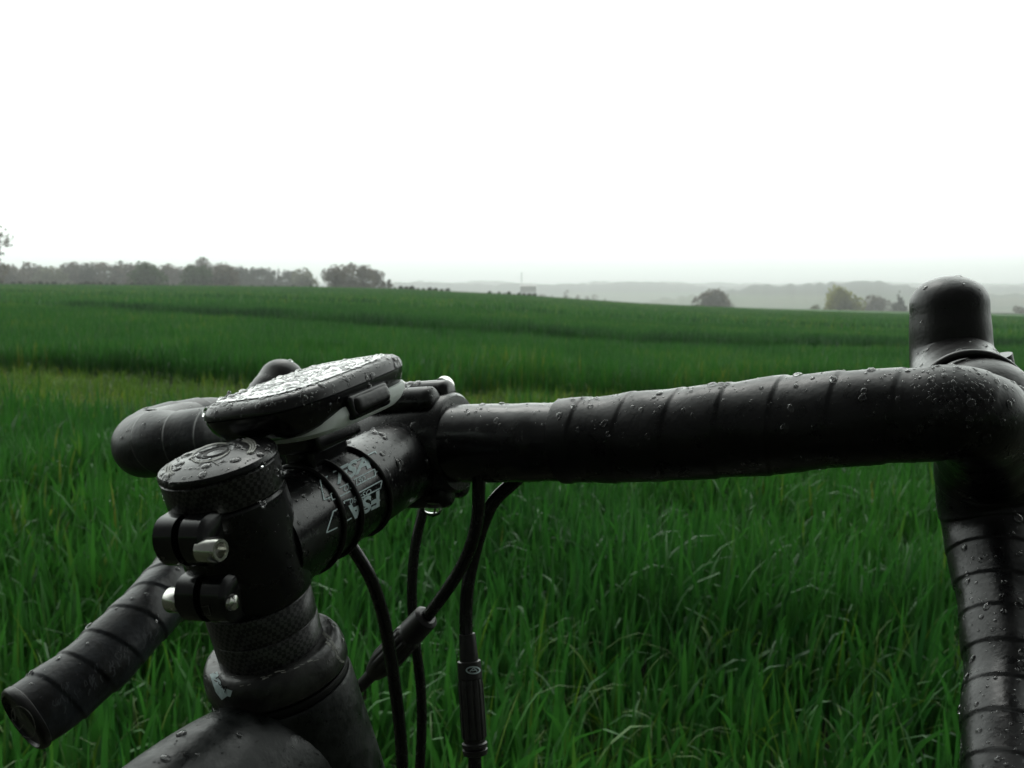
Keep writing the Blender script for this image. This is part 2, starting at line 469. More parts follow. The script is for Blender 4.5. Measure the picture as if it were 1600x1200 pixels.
# paler strip of short grass across the field, and wheel tracks beyond it (distance as a function of bearing)
def strip_near(px): return np.interp(px, [-400, 0, 400, 700, 1000, 1400, 2000], [6.6, 6.4, 6.0, 5.7, 7.0, 8.6, 9.8])
def strip_far(px): return np.interp(px, [-400, 0, 400, 700, 1000, 1400, 2000], [11.0, 9.9, 8.9, 8.4, 9.0, 9.8, 11.5])
def track2(px): return np.interp(px, [-400, 0, 350, 640, 1000, 1400, 2000], [38, 32, 23, 19, 18.8, 21, 26])
def track3(px): return np.interp(px, [-400, 0, 640, 1400, 2000], [75, 62, 40, 42, 50])
def make_blades(name, n, r0, r1, hgt, wid, segs, lean, mat_, keep, toner, label, cat=None, az=0.63):
    a = rng.uniform(-az, az, n); r = np.sqrt(rng.uniform(r0 * r0, r1 * r1, n))
    x = r * np.sin(a); y = r * np.cos(a)
    px = 800 + F_PX * np.tan(a)
    rr = y
    k = keep(x, y, px, rr)
    x, y, px, rr, r = x[k], y[k], px[k], rr[k], r[k]
    n = len(x)
    z = terrain(x, y)
    hm = .75 + .5 * vnoise(x / .35, y / .35, 11) * (.6 + .8 * vnoise(x / 1.7, y / 1.7, 12))
    hm = np.where(rr > 11, .93 + (hm - .93) * .45, hm)
    H = hgt(x, y, px, rr) * hm * np.where(rr > 11, rng.uniform(.8, 1.08, n), rng.uniform(.55, 1.15, n))
    W = wid(r) * rng.uniform(.6, 1.3, n)
    th = rng.uniform(0, 2 * np.pi, n)
    wd = rng.normal(.25, 1.3, n)                   # lean heading, drifting with the wind
    ln = lean(x, y, px, rr) * rng.gamma(1.6, .55, n)
    dx = np.cos(wd) ; dy = np.sin(wd)
    flip = rng.random(n) < .3
    dx = np.where(flip, -dx, dx)
    wx = np.cos(th); wy = np.sin(th)
    T = np.linspace(0, 1, segs + 1)
    co = np.zeros((n, 2 * segs + 1, 3))
    for i, t in enumerate(T):
        bend = ln * t ** 2.2
        ang = np.minimum(bend * 1.25, 2.4)
        # integrate roughly: forward offset and height of a bending blade
        ox = H * (bend * .55) * (1 - .12 * np.minimum(bend, 2)); 
        oz = H * (t - .28 * np.minimum(bend, 2.4) ** 1.6 * t)
        w = W * (1 - t) ** .7 * (.55 + .9 * t) if i < segs else 0 * W
        cx = x + dx * ox; cy = y + dy * ox; cz = z + np.maximum(oz, .01)
        tw = th + t * .9
        wx = np.cos(tw); wy = np.sin(tw)
        if i < segs:
            co[:, 2 * i] = np.stack([cx - wx * w * .5, cy - wy * w * .5, cz], -1)
            co[:, 2 * i + 1] = np.stack([cx + wx * w * .5, cy + wy * w * .5, cz], -1)
        else:
            co[:, 2 * i] = np.stack([cx, cy, cz], -1)
    nv = 2 * segs + 1
    base = (np.arange(n) * nv)[:, None]
    quads = []
    for i in range(segs - 1):
        quads.append(base + np.array([[2 * i, 2 * i + 1, 2 * i + 3, 2 * i + 2]]))
    tri = base + np.array([[2 * segs - 2, 2 * segs - 1, 2 * segs]])
    loops = []; starts = []
    Q = np.concatenate(quads, 0).reshape(-1, 4) if quads else np.zeros((0, 4), int)
    me = bpy.data.meshes.new(name)
    me.vertices.add(n * nv); me.vertices.foreach_set("co", co.reshape(-1))
    nl = Q.size + tri.size
    me.loops.add(nl); me.loops.foreach_set("vertex_index", np.concatenate([Q.reshape(-1), tri.reshape(-1)]).astype(np.int32))
    npoly = len(Q) + len(tri)
    me.polygons.add(npoly)
    st = np.concatenate([np.arange(len(Q)) * 4, Q.size + np.arange(len(tri)) * 3]).astype(np.int32)
    me.polygons.foreach_set("loop_start", st)
    me.update(calc_edges=True)
    tone = toner(x, y, px, rr) + rng.normal(0, .13, n)
    tv = np.repeat(np.clip(tone, 0, 1)[:, None], nv, 1)
    at = me.attributes.new("tone", 'FLOAT', 'POINT'); at.data.foreach_set("value", tv.reshape(-1).astype(np.float32))
    me.polygons.foreach_set("use_smooth", [True] * npoly)
    o = link_mesh(name, me, mat_, None, 0)
    tag(o, label, cat, None, "stuff")
    return o
LM = leaf_material("cereal leaf", (.052, .166, .033), (.016, .060, .018), (.18, .21, .045))
LG = leaf_material("verge grass", (.120, .215, .034), (.030, .085, .020), (.22, .25, .05))
def in_strip(px, rr): return (rr > strip_near(px)) & (rr < strip_far(px))
def keep_crop(x, y, px, rr):
    wob = (vnoise(x / .8, y / .8, 21) - .5) * .9
    k = ~((rr > strip_near(px) + wob) & (rr < strip_far(px) + .35 + wob * .5))
    for tf, w in ((track2, .55), (track3, .8)):
        d = tf(px) + wob * .6
        k &= ~((np.abs(rr - d) < w) & (rng.random(len(x)) < .93))
    k &= ~((vnoise(x / .16, y / .16, 31) < .20) & (rr < 9))
    return k
def crop_h(x, y, px, rr):
    h = np.where(rr > strip_far(px), .36, .34) * np.where(rr < 2.4, .8, 1)
    for tf in (track2, track3):
        d = rr - tf(px)
        h = h + np.where((d > 0) & (d < 4), .13 * (1 - d / 4), 0) - np.where((d <= 0) & (d > -1.6), .14, 0)
    d = rr - strip_far(px)
    return h + np.where((d > 0) & (d < 2.5), .06 * (1 - d / 2.5), 0)
def crop_tone(x, y, px, rr):
    t = .38 + .35 * vnoise(x / 1.1, y / 1.1, 41) + .25 * (vnoise(x / 9, y / 4, 42) - .4)
    for tf in (track2, track3):
        d = rr - tf(px)
        t = t - np.where((d > -.3) & (d < 2.2), .32, 0)
    return t + .12 * (vnoise(x / 3, y / 14, 43) - .5)
one = lambda v: (lambda x, y, px, rr: np.full(len(x), v))
make_blades("crop", 34000, 1.3, 5.2, crop_h, lambda r: .0195 + .0001 * r, 6, one(.52), LM, keep_crop, crop_tone, "tall green cereal crop close to the bicycle", az=.75)
make_blades("crop", 76000, 5.0, 13.5, crop_h, lambda r: .0135 + .0007 * r, 4, one(.40), LM, keep_crop, crop_tone, "green cereal crop in the middle of the field", az=.7)
make_blades("crop", 200000, 10, 34, crop_h, lambda r: .009 + .0007 * r, 3, one(.5), LM, keep_crop, crop_tone, "green cereal crop beyond the pale grass strip")
make_blades("crop", 270000, 32, 158, crop_h, lambda r: .012 + .0013 * r, 2, one(.4), LM, keep_crop, crop_tone, "green cereal crop on the far part of the field")
make_blades("grass", 50000, 5.3, 13, lambda x, y, px, rr: np.full(len(x), .20), lambda r: .004 + .0007 * r, 3, one(.95), LG,
            lambda x, y, px, rr: in_strip(px, rr), lambda x, y, px, rr: .35 + .6 * vnoise(x / .7, y / .4, 51), "pale yellowish short grass strip across the field")
make_blades("grass", 2200, 1.2, 2.45, lambda x, y, px, rr: np.full(len(x), .30), lambda r: .0075 + 0 * r, 8, one(1.5), LG,
            lambda x, y, px, rr: vnoise(x / .3, y / .3, 61) > .35, lambda x, y, px, rr: np.full(len(x), .35), "arching verge grass at the near edge of the field", az=.75)

# ------------------------------------------------------------------ bicycle
S0 = P(337, 708, .286)                         # centre of the top cap
S1 = P(433, 1040, .306)                        # centre of the headset cover
A = (S1 - S0).normalized()                     # steering axis, downwards
C = P(652, 694, .397)                          # bar clamp centre
SC = S0 + A * .031
T = (C - SC); STEM_LEN = T.length; T.normalize()
LR = T.cross(A).normalized()                   # to the rider's right?
if LR.x < 0: LR = -LR
FWD = A.cross(LR).normalized()
if FWD.y < 0: FWD = -FWD                       # forward, square to the steering axis
SU = LR.cross(T).normalized()
if SU.z < 0: SU = -SU                          # stem's own upward direction
bike = empty("road_bicycle", (S0.x + .25 * A.x, S0.y + .25 * A.y, 0.0))
tag(bike, "black road bicycle seen from its stem, drop handlebar wrapped in wet black tape", "bicycle")
drops = []                                     # surfaces that carry rain drops

def tape_mod(pitch, amp, lump, phase=0, hand=1):
    def f(s, a, c):
        turns = s / pitch if s < .20 else .20 / pitch + (s - .20) / (pitch * .78)
        q = (turns + hand * a / (2 * math.pi) + phase) % 1.0
        saw = amp * (q if q < .95 else (1 - q) / .05 * .95) - amp * .5
        groove = -amp * .35 * math.exp(-((q - .975) / .02) ** 2)
        n = noise.noise(c * 55 + Vector((math.cos(a), math.sin(a), s * 10)) * .8) * lump
        return saw + groove + n
    return f
# right half of the bar
hb = MB()
pr = [(688, 693, .388, .0160), (790, 692, .376, .0160), (885, 690, .3645, .0158)]
pr2 = [(880, 690, .365, .0162), (960, 685, .355, .0168), (1080, 677, .340, .0170), (1200, 666, .3265, .0168), (1320, 655, .313, .0165), (1420, 648, .303, .0160),
       (1478, 644, .298, .0157), (1514, 652, .300, .0160), (1534, 668, .312, .0164), (1541, 696, .330, .0168), (1536, 735, .345, .0170), (1539, 785, .349, .0170),
       (1553, 840, .345, .0168), (1570, 920, .332, .0163), (1582, 1010, .316, .0163), (1590, 1100, .300, .0163), (1596, 1200, .282, .0163), (1600, 1330, .262, .0163), (1604, 1430, .25, .0163)]
cv = lambda L_: [(P(a, b, d), r) for a, b, d, r in L_]
bare = MB()
sweep(bare, cv(pr), 56, .0015, mod=lambda s, a, c: noise.noise(c * 90) * .0006 + noise.noise(c * 30) * .0005, cap=(True, True))
o_fin = bare.build("finishing_tape", M['glossy_tape'], bike); 
sweep(hb, cv(pr2), 80, .0006, mod=tape_mod(.0190, .00045, .0013, .3))
o_hr = hb.build("handlebar", M['tape'], bike, 60)
tag(o_hr, "right half of the handlebar, large, wrapped in wet black tape")
drops += [(bare, 150), (hb, 900)]
# left half
hl = MB()
pl = [(625, 694, .407, .0160), (540, 694, .425, .0162), (450, 692, .448, .0168), (370, 690, .468, .0170), (300, 690, .483, .0172), (252, 692, .494, .0174),
      (228, 694, .508, .0172), (238, 684, .530, .0168), (288, 669, .552, .0165), (348, 664, .575, .0165), (378, 690, .597, .0165), (380, 740, .600, .0165),
      (350, 815, .575, .0165), (300, 880, .535, .0165), (262, 925, .505, .0165), (210, 980, .478, .0160), (150, 1040, .458, .0160), (92, 1086, .443, .0160), (44, 1120, .432, .0158)]
sweep(hl, cv(pl), 64, .0008, mod=tape_mod(.0215, .0007, .0015, .1, -1))
o_hl = hl.build("handlebar", M['tape_scuffed'], bike, 60)
tag(o_hl, "left half of the handlebar with its scuffed taped drop")
drops += [(hl, 420)]
# bar end plug of the left drop
PE = P(44, 1120, .432); PD = (P(44, 1120, .432) - P(92, 1086, .443)).normalized()
pg = MB()
lathe(pg, PE, PD, [(-.002, .0150), (-.0005, .0166), (.0012, .0168), (.0026, .0164), (.0034, .0154), (.0036, .0142), (.0022, .0136), (.0020, .0125), (.0022, .003), (.0022, .0001)], 64)
o_plug = pg.build("bar_end_plug", M['rubber'], bike)
# right hood with its rolled edge
def hood(pts, name_lab, tipdome, seg=56):
    h = MB()
    sweep(h, [(P(a, b, d), rx, ry) for a, b, d, rx, ry in pts], seg, .0016, up=Vector((0, -.5, 1)).normalized(),
          mod=lambda s, a, c: noise.noise(c * 40) * .0005 + noise.noise(c * 140) * .00015, dome=tipdome)
    o = h.build("brake_hood", M['rubber'], bike, 60)
    tag(o, name_lab)
    return h, o
hR, oR = hood([(1536, 680, .322, .0165, .0165), (1528, 652, .320, .0186, .0198), (1518, 632, .338, .0186, .0200), (1506, 612, .366, .0183, .0195), (1495, 586, .385, .0180, .0182), (1487, 556, .392, .0178, .0168), (1484, 508, .393, .0177, .0162), (1483, 474, .393, .0174, .0158)],
              "right brake hood rising above the bend of the bar", .0115)
hL, oL = hood([(240, 690, .522, .0180, .0185), (296, 673, .553, .0170, .0175), (350, 664, .585, .0168, .0175), (400, 652, .61, .0168, .0175), (432, 612, .622, .0166, .0165), (441, 594, .626, .0160, .015)],
              "left brake hood mostly hidden by the computer", .014)
drops += [(hR, 160), (hL, 90)]
lip = MB()
ldir = (P(1503, 588, .352) - P(1532, 660, .316)).normalized()
torus(lip, P(1519, 634, .3225), (ldir + Vector((.0, .35, -.35))).normalized(), .0182, .0015, 72, 14)
o_lip = lip.build("hood_edge", M['rubber'], oR)
# brake levers hanging below the hoods
def lever(x0, y0, d0, x1, y1, d1, x2, y2, d2):
    l = MB()
    sweep(l, [(P(x0, y0, d0), .009, .006), (P((x0 + x1) / 2, y0 * .6 + y1 * .4, (d0 + d1) / 2 + .008), .0085, .005), (P(x1, y1, d1), .008, .0045), (P(x2, y2, d2), .008, .004)], 20, .004, dome=.003)
    return l.build("brake_lever", M['gloss'], bike)
lever(1550, 560, .415, 1590, 760, .405, 1580, 960, .385)
lever(470, 640, .66, 440, 790, .66, 400, 900, .63)

# ---- steering column, stem
cap = MB()
lathe(cap, S0, A, [(-.0002, .0001), (-.0002, .0042), (.0006, .0046), (-.0004, .0058), (.0, .0085), (.0008, .0150), (.0018, .0178), (.0030, .0184), (.0038, .0183)], 96)
o_cap = cap.build("top_cap", M['stem'], bike)
cb = MB(); lathe(cb, S0 + A * -.0001, A, [(-.0001, .0040), (-.0004, .0036), (-.0002, .0027), (.0008, .0026), (.0009, .0001)], 6 * 8)
cb.build("bolt", M['dark'], o_cap)
sp = MB()
lathe(sp, S0, A, [(.0039, .0150), (.0040, .0176), (.0046, .0182), (.0130, .0180), (.0138, .0176), (.0140, .0150)], 96)
o_sp = sp.build("spacer", M['carbon'], bike)
# body of the stem: steerer clamp, tube, bar clamp
st = MB()
lathe(st, S0, A, [(.0142, .0140), (.0144, .0172), (.0152, .0180), (.0300, .0185), (.0460, .0185), (.0485, .0181), (.0492, .0174), (.0493, .014)], 96)
def rs(a): return float(np.interp(a, [0, .02, .035, .06, .085, .11, .13], [.0195, .0190, .0178, .0176, .0172, .0166, .016]))
tube_c = SC + A * .003
sweep(st, [(tube_c + T * a, rs(a), rs(a)) for a in (.004, .015, .025, .035, .05, .065, .08, .095, .105, STEM_LEN - .006)], 72, .002, up=SU)
lathe(st, C - LR * .0205, LR, [(0, .0168), (.0003, .0198), (.0015, .0208), (.0395, .0208), (.0407, .0198), (.0410, .0168)], 96)
def lug(mb, o, hl, r):                         # rounded barrel-shaped lug lying across the clamp
    lathe(mb, o - LR * hl, LR, [(0, r * .55), (.0006, r * .8), (.002, r * .97), (.004, r), (2 * hl - .004, r), (2 * hl - .002, r * .97), (2 * hl - .0006, r * .8), (2 * hl, r * .55)], 32)
for sgn in (1, -1):                            # lugs on the stem side of the split clamp
    lug(st, C + SU * (sgn * .0200) - T * .0068, .0165, .0060)
o_st = st.build("stem", M['stem'], bike)
drops += [(st, 700), (cap, 130), (sp, 160)]
fp = MB()
for sgn in (1, -1):
    lug(fp, C + SU * (sgn * .0198) + T * .0062, .0172, .0062)
lathe(fp, C + T * .0022 - LR * .0190, LR, [(0, .0195), (.001, .0206), (.037, .0206), (.038, .0195)], 96)
o_fp = fp.build("face_plate", M['gloss'], bike)
drops += [(fp, 60)]
for sgn in (1, -1):
    for sd in (1, -1):
        b = MB()
        lathe(b, C + SU * (sgn * .0222) + LR * (sd * .0115) + T * .0085, T, [(0, .0042), (.0034, .0044), (.0042, .0038), (.0042, .0022), (.002, .0021), (.002, .0001)], 36)
        b.build("bolt", M['steel'], o_fp)
# rear ears with the two clamp bolts
REAR = -FWD
ears = MB()
def ear(a0, a1, side, r_in, r_out):
    """half-round lug: profile in the (axis, rear) plane, extruded sideways"""
    prof = []
    ac = (a0 + a1) / 2; h = (a1 - a0) / 2
    prof.append((a0, r_in)); 
    for k in range(13):
        t = -math.pi / 2 + math.pi * k / 12
        prof.append((ac + h * math.sin(t), r_out - h * .75 + h * .75 * math.cos(t)))
    prof.append((a1, r_in))
    l0, l1 = (.0014, .0095) if side > 0 else (-.0014, -.0098)
    inset = [(l0, 0), (l0 + (l1 - l0) * .86, 0), (l1, .0012)]
    V = []; n = len(prof)
    for l, i in inset:
        for (a, r) in prof:
            aa = ac + (a - ac) * (1 - i / h); V.append(S0 + A * aa + REAR * (r - i) + LR * l)
    F_ = []
    for k in range(len(inset) - 1):
        for j in range(n):
            F_.append((k * n + j, k * n + (j + 1) % n, (k + 1) * n + (j + 1) % n, (k + 1) * n + j))
    F_.append(tuple(range(n))); F_.append(tuple(reversed(range((len(inset) - 1) * n, len(inset) * n))))
    ears.add(V, F_)
for a0, a1 in ((.0120, .0275), (.0320, .0470)):
    for s_ in (1, -1): ear(a0, a1, s_, .010, .0256 if a0 < .02 else .0243)
o_ear = ears.build("clamp_ears", M['gloss'], o_st)
def bolt(a, lat, sgn, length, r, sock=True, rear=.0205, parent=o_ear):
    b = MB()
    prof = [(0, r * .9), (.0004, r), (length - .0007, r), (length, r * .86)]
    if sock: prof += [(length, r * .62), (length - .003, r * .58), (length - .003, .0001)]
    else: prof += [(length + .0005, .0001)]
    lathe(b, S0 + A * a + REAR * rear + LR * lat, LR * sgn, prof, 48)
    return b.build("bolt", M['steel'], parent)
bolt(.0208, .0070, 1, .0072, .0037, rear=.0232)
bolt(.0395, -.0092, -1, .0052, .0039)
bolt(.0395, .0090, 1, .0018, .0025, False)
# carbon spacers under the stem
s2 = MB()
lathe(s2, S0, A, [(.0494, .014), (.0495, .0168), (.0500, .0172), (.0590, .0171), (.0593, .0168), (.0597, .0171), (.0700, .0170), (.0703, .0166), (.0704, .014)], 96)
s2.build("spacer", M['carbon'], bike)
hs_ = MB()
lathe(hs_, S0, A, [(.0675, .0172), (.0672, .0195), (.0680, .0212), (.0700, .0224), (.0730, .0231), (.0768, .0232), (.0778, .0226), (.0784, .0215), (.0786, .018)], 96)
o_hs = hs_.build("headset_cover", M['headset'], bike)
seal = MB(); lathe(seal, S0, A, [(.0787, .018), (.0788, .0222), (.0800, .0226), (.0812, .0222), (.0813, .018)], 96)
seal.build("headset_seal", M['dark'], bike)
drops += [(hs_, 40)]
# frame
fr = MB()
lathe(fr, S0, A, [(.0814, .0200), (.0816, .0226), (.0830, .0232), (.0950, .0238), (.12, .0250), (.16, .0262), (.215, .027), (.232, .028), (.235, .022)], 96)
HT = S0 + A * .112; HB = S0 + A * .205
BB = S0 + A * .50 - FWD * .50 
BB.z = .29
ST_ = HT - FWD * .54; ST_.z = HT.z - .03
q_ = lambda a, f: S0 + A * a - FWD * f
sweep(fr, [(q_(.114, -.002), .0220, .030), (q_(.106, .018), .0215, .028), (q_(.097, .038), .021, .0255), (q_(.091, .060), .0205, .0235), (q_(.088, .09), .020, .022), (q_(.09, .16), .020, .021), (q_(.098, .28), .019, .020), (ST_, .016, .017)], 48, .004, up=-A)
sweep(fr, [(HB, .026, .028), (HB * .7 + BB * .3, .024, .026), (BB, .028, .028)], 32, .01)
sweep(fr, [(BB, .019, .019), (ST_, .016, .016), (ST_ + (ST_ - BB).normalized() * .03, .016, .016)], 24, .02)
o_fr = fr.build("frame", M['grey_paint'], bike)
drops += [(fr, 24)]
AX = S0 + A * .60 + FWD * .045; AX.z = .335
fk = MB()
for s_ in (1, -1):
    sweep(fk, [(S0 + A * .236 + LR * s_ * .006, .016, .012), (S0 + A * .27 + LR * s_ * .030, .014, .011), (S0 + A * .42 + LR * s_ * .045, .011, .009), (AX + LR * s_ * .05, .008, .007)], 16, .02)
fk.build("fork", M['grey_paint'], bike)
RAX = BB - FWD * .40; RAX.z = .335
sr = MB()
for s_ in (1, -1):
    sweep(sr, [(BB + LR * s_ * .02, .010, .010), (RAX + LR * s_ * .06, .007, .007)], 12, .03)
    sweep(sr, [(ST_ + LR * s_ * .012, .008, .008), (RAX + LR * s_ * .06, .006, .006)], 12, .03)
sr.build("rear_stays", M['grey_paint'], bike)
sad = MB()
SP_ = ST_ + (ST_ - BB).normalized() * .16
sweep(sad, [(ST_, .0135, .0135), (SP_, .0135, .0135)], 20, .02)
sad.build("seat_post", M['gloss'], bike)
sd2 = MB()
sweep(sd2, [(SP_ + FWD * .14, .018, .014), (SP_ + FWD * .05, .026, .018), (SP_ - FWD * .05, .055, .020), (SP_ - FWD * .11, .066, .022)], 24, .01, dome=.02)
sd2.build("saddle", M['rubber'], bike)
for ax_ in (AX, RAX):
    ty = MB(); torus(ty, ax_, LR, .322, .0125, 96, 12)
    o_ty = ty.build("wheel", M['tyre'], bike)
    ri = MB(); torus(ri, ax_, LR, .302, .010, 96, 10); ri.build("rim", M['gloss'], o_ty)
    sk = MB()
    lathe(sk, ax_ - LR * .045, LR, [(0, .008), (.002, .018), (.02, .012), (.07, .012), (.088, .018), (.09, .008)], 24)
    for k in range(24):
        a = 2 * math.pi * k / 24
        n_ = LR.orthogonal().normalized(); d_ = n_ * math.cos(a) + LR.cross(n_) * math.sin(a)
        sweep(sk, [(ax_ + LR * (.03 if k % 2 else -.03), .001), (ax_ + d_ * .295, .001)], 6, .15)
    sk.build("spokes", M['steel'], o_ty)

# ---- cables
def cable(pts, r=.0026, name="cable"):
    c = MB()
    sweep(c, [(P(a, b, d), r) for a, b, d in pts], 20, .002, mod=lambda s, a, c_: noise.noise(c_ * 200) * .00006)
    return c, c.build(name, M['cable'], bike)
c1, _ = cable([(505, 800, .37), (525, 822, .372), (545, 848, .374), (575, 895, .378), (594, 945, .383), (606, 1000, .388), (618, 1080, .392), (625, 1140, .395), (629, 1215, .398), (630, 1330, .40)], .0027)
c2, _ = cable([(672, 740, .43), (663, 790, .43), (651, 840, .43), (645, 890, .43), (644, 950, .43), (650, 1010, .43), (657, 1070, .432), (659, 1130, .434), (656, 1200, .436), (650, 1300, .44)], .0024)
c3, o_c3 = cable([(748, 720, .372), (748, 770, .374), (745, 817, .378), (728, 872, .385), (696, 925, .394), (664, 967, .403), (640, 995, .41), (600, 1035, .42), (560, 1075, .43), (520, 1130, .44), (490, 1200, .45)], .0027)
c4, o_c4 = cable([(830, 728, .385), (803, 753, .39), (772, 783, .394), (753, 824, .398), (739, 874, .40), (731, 915, .40), (728, 970, .40), (730, 1024, .398), (735, 1100, .396), (741, 1175, .394), (744, 1260, .392), (746, 1350, .39)], .0029)
# barrel adjusters
def barrel(p0, p1, prof, parent, ridges=True):
    b = MB(); ax = (p1 - p0); ln = ax.length; ax.normalize()
    seg = 72
    n = ax.orthogonal().normalized(); bb = ax.cross(n)
    V = []; F_ = []
    for t, r, rd in prof:
        for j in range(seg):
            a = 2 * math.pi * j / seg
            rr_ = r * (1 - (.07 * rd if (j % 6) < 2 else 0))
            V.append(p0 + ax * (t * ln) + (n * math.cos(a) + bb * math.sin(a)) * rr_)
    for i in range(len(prof) - 1):
        for j in range(seg):
            k = (j + 1) % seg; F_.append((i * seg + j, i * seg + k, (i + 1) * seg + k, (i + 1) * seg + j))
    F_.append(tuple(reversed(range(seg)))); F_.append(tuple((len(prof) - 1) * seg + j for j in range(seg)))
    b.add(V, F_)
    return b, b.build("barrel_adjuster", M['barrel'], parent, 30)
bA, o_bA = barrel(P(668, 962, .402), P(562, 1074, .424), [(0, .0040, 0), (.02, .0056, 0), (.22, .0060, 0), (.23, .0052, 0), (.26, .0052, 0), (.28, .0062, 1), (.60, .0066, 1), (.66, .0060, 0), (.78, .0042, 0), (.80, .0030, 0), (.99, .0028, 0)], bike)
bB, o_bB = barrel(P(730, 990, .399), P(743, 1182, .394), [(0, .0034, 0), (.02, .0036, 0), (.20, .0040, 0), (.22, .0040, 0), (.225, .0050, 0), (.36, .0053, 0), (.37, .0050, 1), (.42, .0054, 1), (.84, .0054, 1), (.86, .0046, 0), (.88, .0046, 0), (.89, .0054, 0), (.92, .0054, 0), (.93, .0046, 0), (.94, .0054, 0), (.98, .0052, 0), (.99, .004, 0)], bike)
tag(o_bA, "slanting barrel adjuster where two cables cross"); tag(o_bB, "upright ribbed barrel adjuster")

# ------------------------------------------------------------------ cycling computer
FD = (T + SU * .0).normalized()
dev_c = P(482, 622, .328)
v_near = P(352, 662, .300); v_far = P(600, 590, .352)
FD = (Vector((.48, .86, .165))).normalized()
LD = (RT * .88 + Vector((0, -.47, .165))).normalized()
LD = (LD - FD * LD.dot(FD)).normalized()
UD = LD.cross(FD).normalized()
if UD.z < 0: UD = -UD
comp = empty("cycling_computer", dev_c - UD * .012)
tag(comp, "small black cycling computer with pale underside and rain-covered lens, strapped on the stem", "cycling computer")
def superloop(c, hl, hw, h, n=72, e=4.2, shift=0):
    out = []
    for j in range(n):
        t = 2 * math.pi * j / n
        ct, st_ = math.cos(t), math.sin(t)
        # tapered towards the rider, rounder there
        x = .955 * hl * math.copysign(abs(ct) ** (2 / e), ct); y = hw * math.copysign(abs(st_) ** (2 / e), st_)
        tp = 1 - .10 * max(0, -x / .035) ** 2
        out.append(c + FD * (x + shift) + LD * (y * tp) + UD * h)
    return out
def loft(mb, loops, cap0=True, cap1=True):
    n = len(loops[0]); V = [p for l in loops for p in l]; F_ = []
    for i in range(len(loops) - 1):
        for j in range(n):
            k = (j + 1) % n; F_.append((i * n + j, i * n + k, (i + 1) * n + k, (i + 1) * n + j))
    if cap0: F_.append(tuple(reversed(range(n))))
    if cap1: F_.append(tuple((len(loops) - 1) * n + j for j in range(n)))
    mb.add(V, F_)
bd = MB()
loft(bd, [superloop(dev_c, a, b, h, shift=s) for a, b, h, s in ((.0220, .0150, -.0088, .003), (.0290, .0190, -.0080, .002), (.0325, .0215, -.0060, .001), (.0352, .0236, -.0020, 0), (.0364, .0244, .0010, 0), (.0366, .0245, .0022, 0))])
o_bd = bd.build("body", M['device'], comp)
bz = MB()
loft(bz, [superloop(dev_c, a, b, h) for a, b, h in ((.0360, .0240, .0020), (.0368, .0247, .0026), (.0366, .0246, .0045), (.0352, .0236, .0062), (.0335, .0222, .0070), (.0310, .0205, .00735))])
o_bz = bz.build("bezel", M['device'], comp)
scn = MB()
loft(scn, [superloop(dev_c, a, b, h) for a, b, h in ((.0312, .0207, .0072), (.0311, .0206, .00765), (.0300, .0198, .0078), (.022, .0145, .00784), (.012, .008, .00786), (.0004, .0003, .00787))])
o_scn = scn.build("screen", M['screen'], comp)
sh = MB()
loft(sh, [superloop(dev_c, a, b, h, shift=s) for a, b, h, s in ((.0220, .0165, -.0108, .004), (.0265, .0205, -.0102, .0035), (.0285, .0232, -.0084, .003), (.0285, .0247, -.0056, .005), (.0260, .0246, -.0030, .007))])
o_sh = sh.build("bottom_shell", M['white_plastic'], comp)
tag(o_sh, "pale grey white lower shell")
sb = MB()
rbox(sb, dev_c + LD * .0236 + FD * .0030 - UD * .0037, FD, LD, UD, .0095, .0034, .0031, .0026, 5)
sb.build("side_button", M['rubber'], comp)
sb = MB()
rbox(sb, dev_c + LD * .0234 + FD * .0025 - UD * .0040, FD, LD, UD, .0108, .0022, .0042, .0019, 4)
sb.build("side_panel", M['device'], comp)
mt = MB()
mc_ = tube_c + T * .052 + SU * (rs(.052) + .004)
rbox(mt, mc_ - T * .006, T, LR, SU, .012, .006, .0075, .003)
rbox(mt, dev_c - UD * .0135 - FD * .002, FD, LD, UD, .012, .012, .0035, .002)
mt.build("mount", M['device'], comp)
for a, tilt in ((.029, -.12), (.0405, -.05), (.060, .10)):
    orr = MB(); axr = (T + SU * tilt).normalized()
    torus(orr, tube_c + T * a, axr, rs(a) + .0006, .0009, 72, 10)
    orr.build("rubber_band", M['rubber'], comp)
drops += [(bd, 90), (bz, 200)]

# ------------------------------------------------------------------ decals: thin printed shapes laid on a surface
def project(bvh, px, py, lift):
    d = pxray(px, py)
    loc, nrm, i, dist = bvh.ray_cast(CAM, d, 3)
    if loc is None: return None
    if nrm.dot(d) > 0: nrm = -nrm
    return loc + nrm * lift
def decal(name, bvh, shapes, m, parent, lift=.00025):
    """shapes: polygons in photograph pixels given as (verts, faces)"""
    mb = MB()
    for vs, fs in shapes:
        pts = [project(bvh, x, y, lift) for x, y in vs]
        ok = [p is not None for p in pts]
        fs2 = [f for f in fs if all(ok[i] for i in f)]
        mb.add([p if p else Vector((0, 0, 0)) for p in pts], fs2)
    used = sorted({i for f in mb.f for i in f}); re = {k: i for i, k in enumerate(used)}
    mb.v = [mb.v[i] for i in used]; mb.f = [tuple(re[i] for i in f) for f in mb.f]
    if not mb.f: return None
    return mb.build(name, m, parent, 0)
